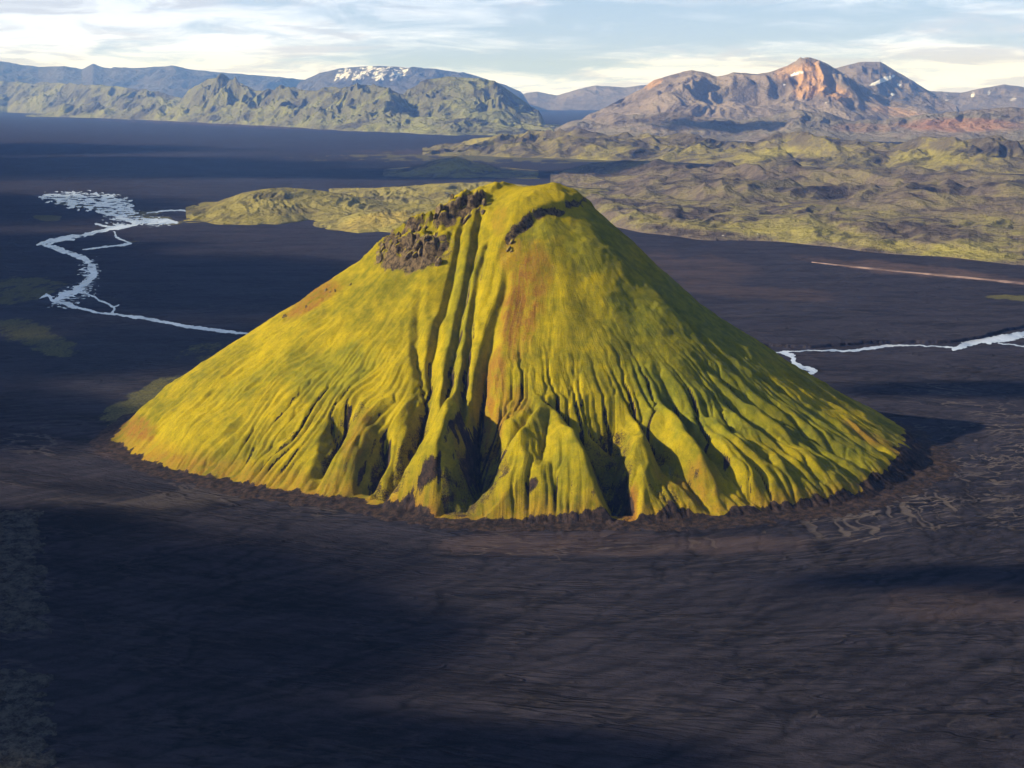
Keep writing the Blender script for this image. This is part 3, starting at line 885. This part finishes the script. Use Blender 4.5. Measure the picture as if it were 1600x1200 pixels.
ridge('hill', 'long pale mossy hill hidden behind the flat summit', [(500, 306), (540, 301), (600, 294), (680, 288), (760, 285), (820, 289), (900, 295), (960, 303)], [(500, 322), (960, 322)], 420, 500, NEAR, 115, spur=0.5, spurw=150, rough=0.35, jag=1.5,
      ncol=360, nf=70, cat='hill', hum=4, moss=0.9)
ridge('hill', 'smooth rounded olive hill beside the river, left of the summit', [(276, 344), (300, 335), (340, 315), (380, 301), (420, 294), (450, 293), (490, 296), (540, 303), (590, 314), (640, 330)], [(276, 348), (350, 351), (450, 349), (640, 344)],
      420, 450, NEAR, 116, spur=0.35, spurw=150, rough=0.22, jag=1.0, ncol=320, nf=80, cat='hill', moss=0.6)
ridge('hill', 'low golden mossy ridge just left of the summit', [(470, 351), (500, 349), (525, 343), (560, 332), (600, 323), (650, 318), (710, 320), (800, 330), (900, 340)], [(470, 352), (500, 355), (530, 362), (560, 365), (700, 360), (900, 360)],
      260, 350, NEAR, 117, spur=0.3, spurw=110, rough=0.2, jag=1.0, ncol=280, nf=70, cat='hill', moss=1.0, orange=[(590, 345, 70, 14, -10, .8)])


# ------------------------------------------------------------------ rivers
def river(name, label, strands, seed, box, flats=(), islands=0.5):
    """water surface on the plain: narrow cells kept where the traced channels run, with gravel bars left dry"""
    us, vs = np.arange(box[0], box[2], 0.6), np.arange(box[1], box[3], 0.3)
    U, V = np.meshgrid(us, vs)
    n1 = fbm(U / 9, V / 4.2, 4, seed)
    n2 = fbm(U / 24, V / 3.2, 4, seed + 7)
    wu, wv = U + 2.2 * pn(U / 14, V / 7, seed + 2) + 1.0 * pn(U / 5, V / 3, seed + 3), V + 1.3 * pn(U / 14, V / 7, seed + 4) + .6 * pn(U / 5, V / 3, seed + 5)
    T = np.full(U.shape, -9.0)
    wide = np.zeros(U.shape)
    for pts, w in strands:
        d, _, (ww,) = seg_dist(wu, wv, pts, (w,))
        k = ww * 0.42 * (1 + 0.6 * n1) - d
        wide = np.where(k > T, ww, wide)
        T = np.maximum(T, k)
    T = np.where((wide > 6) & (n2 > islands - 0.02 * wide), -1, T)
    for (cu, cv, ru, rv, ang, dens) in flats:
        c, sn = math.cos(math.radians(ang)), math.sin(math.radians(ang))
        a, b = ((U - cu) * c + (V - cv) * sn) / ru, (-(U - cu) * sn + (V - cv) * c) / rv
        T = np.maximum(T, np.where(np.abs(n2) < dens, 1.0 - np.hypot(a, b) + 0.8 * n1, -1))
    x, y = ground_at(U, V)
    co = np.stack([x, y, np.full(x.shape, 0.35)], -1).reshape(-1, 3)
    q = grid_quads(len(vs), len(us))
    q = q[T.reshape(-1)[q].mean(1) > 0][:, ::-1]
    used = np.unique(q)
    rm = np.zeros(len(co), int)
    rm[used] = np.arange(len(used))
    o = mesh_from(name, co[used], rm[q], M_WATER, smooth=False)
    tag(o, label, 'river', 'structure')


strands = [
    ([(470, 536), (420, 529), (385, 522), (340, 517), (290, 510), (240, 500), (190, 493), (150, 488), (118, 480), (98, 473)], [3, 4, 4, 5, 5.5, 5, 4.5, 4, 6, 9]),
    ([(84, 470), (96, 464), (112, 458), (128, 448), (138, 438), (146, 428), (144, 418), (138, 408), (128, 402), (112, 397), (96, 391), (80, 386), (66, 382)], [5, 12, 14, 13, 12, 14, 13, 11, 9, 8, 9, 8, 5]),
    ([(58, 383), (80, 376), (105, 371), (130, 368), (155, 362), (175, 357), (190, 352)], [4, 6, 6, 7, 6, 6, 5]),
    ([(96, 391), (84, 388), (74, 383), (90, 376), (115, 374)], [4, 4, 4, 4, 3]),
    ([(150, 350), (168, 354), (185, 357), (205, 352), (225, 348), (250, 349), (276, 347)], [3, 4, 6, 5, 5, 5, 3]),
    ([(178, 362), (182, 371), (204, 381), (186, 384), (160, 386), (130, 391)], [3, 4, 4, 3, 3, 2]),
    ([(134, 458), (150, 466), (165, 474), (178, 480), (176, 490)], [2, 3, 3, 5, 4]),
    ([(62, 466), (74, 461), (84, 470), (94, 474)], [2, 5, 6, 5]),
    ([(178, 480), (186, 477)], [3, 2]),
    ([(230, 333), (262, 329), (300, 329)], [2, 3, 2]),
    ([(205, 352), (215, 343), (232, 344), (262, 344), (278, 349)], [4, 7, 5, 5, 3]),
    ([(150, 330), (175, 336), (205, 345), (222, 350)], [4, 5, 7, 6]),
]
river('river', 'pale braided meltwater river winding through the shaded plain on the left', strands, 300, (52, 296, 480, 542),
      flats=[(140, 314, 64, 13, 4, .27), (180, 324, 34, 12, 18, .27), (98, 308, 36, 6, 0, .16), (215, 345, 50, 9, 2, .10), (112, 462, 34, 14, -20, .12), (138, 430, 16, 26, 10, .12)])
river('river', 'pale shallow river arm curling behind the right foot of the mountain', [
    ([(1640, 514), (1600, 524), (1560, 530), (1530, 533), (1505, 540), (1490, 546)], [14, 13, 13, 11, 11, 6]),
    ([(1500, 545), (1460, 541), (1420, 540), (1385, 541), (1350, 546), (1320, 549), (1270, 548), (1222, 550)], [2, 2, 2.5, 4, 5, 4, 1.5, 3]),
    ([(1210, 551), (1228, 552), (1240, 558), (1240, 566), (1250, 574), (1276, 580), (1262, 585), (1232, 589), (1210, 591)], [2, 6, 9, 8, 8, 6, 6, 4, 3]),
    ([(1184, 545), (1194, 551), (1204, 555)], [3, 6, 3]),
    ([(1560, 537), (1600, 541), (1640, 543)], [2, 2, 2]),
], 350, (1176, 500, 1660, 596), islands=0.6)


def rubble(label, corners, seed):
    """strip of grey lichen-covered lava rubble on the near plain"""
    (u0, v0), (u1, v1) = corners
    x0, y1 = ground_at(u0, v0); x1, _ = ground_at(u1, v0); _, y0 = ground_at(u1, v1)
    xs, ys = np.arange(-60, 6, 0.7), np.arange(y0 - 6, y1 + 6, 0.9)
    X, Y = np.meshgrid(xs, ys)
    e_x = x1 * Y / y1
    X = X + e_x
    e = np.minimum(np.minimum(e_x + 6 - X, ys[-1] - Y), Y - ys[0]) / 6.0 + 2.6 * fbm(X / 13, Y / 17, 5, seed)
    k = sstep(e, 0.0, 1.0)
    Z = -2.5 + 2.9 * k + k * (2.6 * ridged(X / 8, Y / 9, 4, seed + 3, 0.6) - 1.0)
    co = np.stack([X, Y, Z], -1).reshape(-1, 3)
    masks = np.zeros((len(co), 3)); masks[:, 2] = 1.0
    o = mesh_from('lava_field', co, grid_quads(len(ys), len(xs)), RUBBLE, masks)
    tag(o, label, 'lava field', 'structure')


RUBBLE = mat_hill('lichen_rubble', (0.016, 0.0155, 0.015), (0.045, 0.042, 0.038), (0.085, 0.078, 0.062), 0.12, gul=0.15)
rubble('upper strip of rough grey lava rubble at the left edge of the near plain', ((-60, 800), (56, 985)), 501)
rubble('lower strip of rough grey lava rubble in the bottom left corner', ((-60, 1052), (66, 1230)), 511)


def river_bank():
    """low dark cut bank behind the right-hand river"""
    pts = [(1140, 541), (1200, 541), (1260, 544), (1310, 541), (1350, 538), (1420, 536), (1480, 536), (1530, 530), (1570, 518), (1620, 508), (1680, 500)]
    u = np.linspace(1140, 1680, 220)
    v = catmull(u, pts)
    x, y = ground_at(u, v)
    n = fbm(u / 14, u * 0, 4, 88)
    h = 3.6 + 1.2 * n
    prof = [(-3.0, -0.4), (-0.5, 0.55), (0.8, 0.96), (7, 1.0), (40, 0.8), (120, -0.12)]
    co = np.stack([np.stack([x + 3 * n, y + 8 * n + a, h * b], -1) for a, b in prof])
    masks = np.zeros((len(prof) * len(u), 4))
    phi, psi = flow_map(co[..., 0], co[..., 1])
    o = mesh_from('river_bank', co.reshape(-1, 3), grid_quads(len(prof), len(u)), M_GROUND, masks, np.stack([phi, psi], -1).reshape(-1, 2))
    tag(o, 'low dark cut bank of sand along the right-hand river', 'river bank', 'structure')


river_bank()


def pale_strip():
    """long low bar of pinkish ash on the right-hand plain"""
    u = np.linspace(1268, 1700, 200)
    v = np.interp(u, [1268, 1400, 1500, 1600, 1700], [410, 424, 433, 443, 454])
    w = np.interp(u, [1268, 1300, 1450, 1600, 1700], [0.1, 2.2, 2.6, 3.6, 4]) * np.clip(0.9 + .9 * fbm(u / 30, u * 0, 4, 90), .12, 2)
    rows = []
    for a, h in ((-0.5, -0.3), (-0.25, 0.8), (0.2, 1.0), (0.5, -0.3)):
        x, y = ground_at(u, v - a * w)
        rows.append(np.stack([x, y, h * 1.2 + 0 * u], -1))
    m, t = new_mat('pink_ash')
    pos = t.n('ShaderNodeNewGeometry').outputs['Position']
    finish(t, t.mix(t.step(t.noise(pos, 0.03, 5), .35, .65), (0.10, 0.066, 0.055), (0.30, 0.21, 0.175)), 0.95)
    o = mesh_from('ash_bar', np.array(rows).reshape(-1, 3), grid_quads(4, len(u)), m)
    tag(o, 'long thin bar of pale pinkish ash across the right-hand plain', 'ash bar', 'structure')


pale_strip()


# ------------------------------------------------------------------ rocks of the summit crags (parts of the mountain)
def mat_rock():
    m, t = new_mat('dark_tuff')
    pos = t.n('ShaderNodeNewGeometry').outputs['Position']
    a = t.noise(pos, 0.35, 6, 0.7)
    col = t.mix(t.step(a, 0.35, 0.65), (0.055, 0.042, 0.030), (0.21, 0.155, 0.09))
    nz = t.n('ShaderNodeSeparateXYZ', i_0=t.n('ShaderNodeNewGeometry').outputs['Normal']).outputs[2]
    col = t.mix(t.step(t.math('ADD', nz, t.math('MULTIPLY', t.noise(pos, 0.5, 4), 0.6)), 0.70, 0.95), col, (0.23, 0.185, 0.02))
    finish(t, col, 0.95, a, 0.6, 0.6, 0.1)
    return m


def rock_mesh(seed):
    r = random.Random(seed)
    bm = bmesh.new()
    bmesh.ops.create_icosphere(bm, subdivisions=2, radius=1.0)
    planes = []
    for _ in range(9):
        n = Vector((r.gauss(0, 1), r.gauss(0, 1), r.gauss(0, 0.8))).normalized()
        planes.append((n, r.uniform(0.5, 0.85)))
    for vtx in bm.verts:
        for n, d in planes:
            k = vtx.co.dot(n) - d
            if k > 0:
                vtx.co -= n * k * 0.95
        vtx.co.x *= 1.0 + 0.3 * r.uniform(-.2, .2)
    me = bpy.data.meshes.new('rock')
    bm.to_mesh(me)
    bm.free()
    me.materials.append(M_ROCK)
    return me


M_ROCK = mat_rock()
ROCKS = [rock_mesh(k) for k in range(5)]
rr = random.Random(11)
spots = []
for (u0, v0, ru, rv, n, s0, s1) in [(612, 400, 22, 14, 9, 2.6, 5.0), (655, 406, 30, 8, 9, 2.6, 5.5), (645, 378, 36, 10, 8, 2.0, 4.4), (700, 350, 24, 12, 7, 2.0, 4.4), (740, 328, 18, 12, 7, 2.0, 4.2),
                                   (822, 354, 26, 12, 3, 0.8, 1.6), (908, 316, 12, 4, 3, 1.2, 2.2), (500, 466, 60, 6, 9, 1.0, 2.2), (792, 388, 8, 14, 4, 1.4, 2.8)]:
    for _ in range(n):
        a, b = rr.uniform(-1, 1), rr.uniform(-1, 1)
        tilt = -0.62 * a * ru if (u0, v0) == (500, 466) else (-0.5 * a * ru if u0 in (700, 740, 822) else 0)
        spots.append((u0 + a * ru, v0 + b * rv + tilt, rr.uniform(s0, s1)))
for (u0, v0, size) in spots:
    x, y = on_mountain([(u0, v0)])[0]
    if y < 1100:
        continue
    o = bpy.data.objects.new('rock', rr.choice(ROCKS))
    o.location = (x, y, mtn_height(x, y) - 0.3 * size)
    o.rotation_euler = (rr.uniform(-.3, .3), rr.uniform(-.1, .5), rr.uniform(-.7, .7))
    o.scale = (size * rr.uniform(.45, .8), size * rr.uniform(.6, 1.1), size * rr.uniform(1.0, 1.7))
    link(o)
    o.parent = mountain


# ------------------------------------------------------------------ clouds overhead, whose shadows lie on the plain
def cloud(label, blobs, seed, alt=1500.0, n=110, rag=0.75):
    """blobs: shadow positions on the plain (x, y, rx, ry, angle); the cloud floats up-sun of its shadow"""
    k = alt / SUN[2]
    x0 = min(b[0] - 1.6 * max(b[2], b[3]) for b in blobs); x1 = max(b[0] + 1.6 * max(b[2], b[3]) for b in blobs)
    y0 = min(b[1] - 1.6 * max(b[2], b[3]) for b in blobs); y1 = max(b[1] + 1.6 * max(b[2], b[3]) for b in blobs)
    X, Y = np.meshgrid(np.linspace(x0, x1, n), np.linspace(y0, y1, n))
    T = np.full(X.shape, -9.0)
    for (cx, cy, rx, ry, ang) in blobs:
        c, s = math.cos(math.radians(ang)), math.sin(math.radians(ang))
        a, b = ((X - cx) * c + (Y - cy) * s) / rx, (-(X - cx) * s + (Y - cy) * c) / ry
        T = np.maximum(T, 1 - np.sqrt(a * a + b * b))
    sz = min(min(b[2], b[3]) for b in blobs)
    T = T + rag * (fbm(X / sz / 1.1, Y / sz / 1.1, 6, seed, 0.6) * 0.9 + 0.08)
    t = np.clip(T, 0, 1)
    hgt = min(260.0, sz * 0.8)
    top = np.stack([X + SUN[0] * k, Y + SUN[1] * k, alt + hgt * t ** 0.6 * (1 + .3 * fbm(X / sz * 3, Y / sz * 3, 4, seed + 5))], -1).reshape(-1, 3)
    bot = np.stack([X + SUN[0] * k, Y + SUN[1] * k, alt - 0.12 * hgt * t], -1).reshape(-1, 3)
    q = grid_quads(n, n)
    q = q[(T.reshape(-1)[q] > 0).any(1)]
    co = np.concatenate([top, bot])
    qq = np.concatenate([q, q[:, ::-1] + len(top)])
    used = np.unique(qq)
    rm = np.zeros(len(co), int)
    rm[used] = np.arange(len(used))
    o = mesh_from('cloud', co[used], rm[qq], M_CLOUD, np.repeat(np.concatenate([t.ravel(), t.ravel()])[used][:, None], 3, 1))
    tag(o, label, 'cloud', 'structure', 'clouds drifting over the plain')


cloud('broad cloud drifting high over the shaded left-hand river plain', [(-900, 2700, 620, 800, 0), (-1250, 3300, 700, 600, 0), (-520, 2750, 330, 620, 18), (-900, 1900, 520, 330, 10), (-470, 2050, 170, 280, 0), (-640, 1560, 260, 260, 0), (-1650, 4500, 950, 900, 0)], 401, rag=0.35, n=150)
cloud('far cloud drifting over the dark plain beyond the river', [(-2600, 7200, 2300, 1500, 0), (-900, 6600, 900, 560, 0), (-3400, 9300, 2100, 1500, 0)], 402, rag=0.45, n=130)
cloud('cloud drifting over the plain before the left foot of the mountain', [(-330, 1000, 290, 190, 10), (-380, 860, 340, 190, 0), (-150, 770, 170, 70, -8), (-190, 920, 170, 160, 10), (-430, 1150, 220, 110, 0)], 403, rag=0.32, n=150)
cloud('small cloud drifting over the near plain at the bottom middle', [(0, 735, 95, 60, -20)], 404, rag=0.5)
cloud('thin cloud drifting over the river flats on the right', [(470, 1745, 200, 60, 0), (640, 1700, 180, 60, 0)], 405, rag=0.5)
cloud('small thin cloud drifting over the plain right of the near channels', [(270, 1050, 130, 34, 6), (380, 1020, 110, 30, 0)], 406, rag=0.8)
cloud('flat cloud drifting over the plain beyond the flat summit', [(400, 6500, 900, 330, 0), (-300, 6300, 500, 300, 0)], 407, rag=0.5)
cloud('cloud drifting over the hills below the rust-coloured peaks', [(1500, 11800, 500, 350, 0), (2600, 12500, 700, 300, 0)], 408, rag=0.8)


# ------------------------------------------------------------------ air
def build_haze():
    me = bpy.data.meshes.new('haze')
    bm = bmesh.new()
    bmesh.ops.create_cube(bm, size=1.0)
    bm.to_mesh(me)
    bm.free()
    m, t = new_mat('thin_haze')
    out = t.n('ShaderNodeOutputMaterial')
    v = t.n('ShaderNodeVolumePrincipled')
    v.inputs['Color'].default_value = (0.17, 0.37, 1.0, 1)
    v.inputs['Absorption Color'].default_value = (1, 1, 1, 1)      # clean air: it scatters and does not absorb
    v.inputs['Density'].default_value = HAZE
    v.inputs['Anisotropy'].default_value = 0.2
    t.t.links.new(v.outputs[0], out.inputs['Volume'])
    me.materials.append(m)
    o = link(bpy.data.objects.new('haze', me))
    top, bottom = 1000.0, -60.0
    o.scale = (86000, 86000, top - bottom)
    o.location = (0, 0, (top + bottom) / 2)
    tag(o, 'thin blue haze over the whole plain', 'haze', 'stuff')


HAZE = 3.3e-5
build_haze()
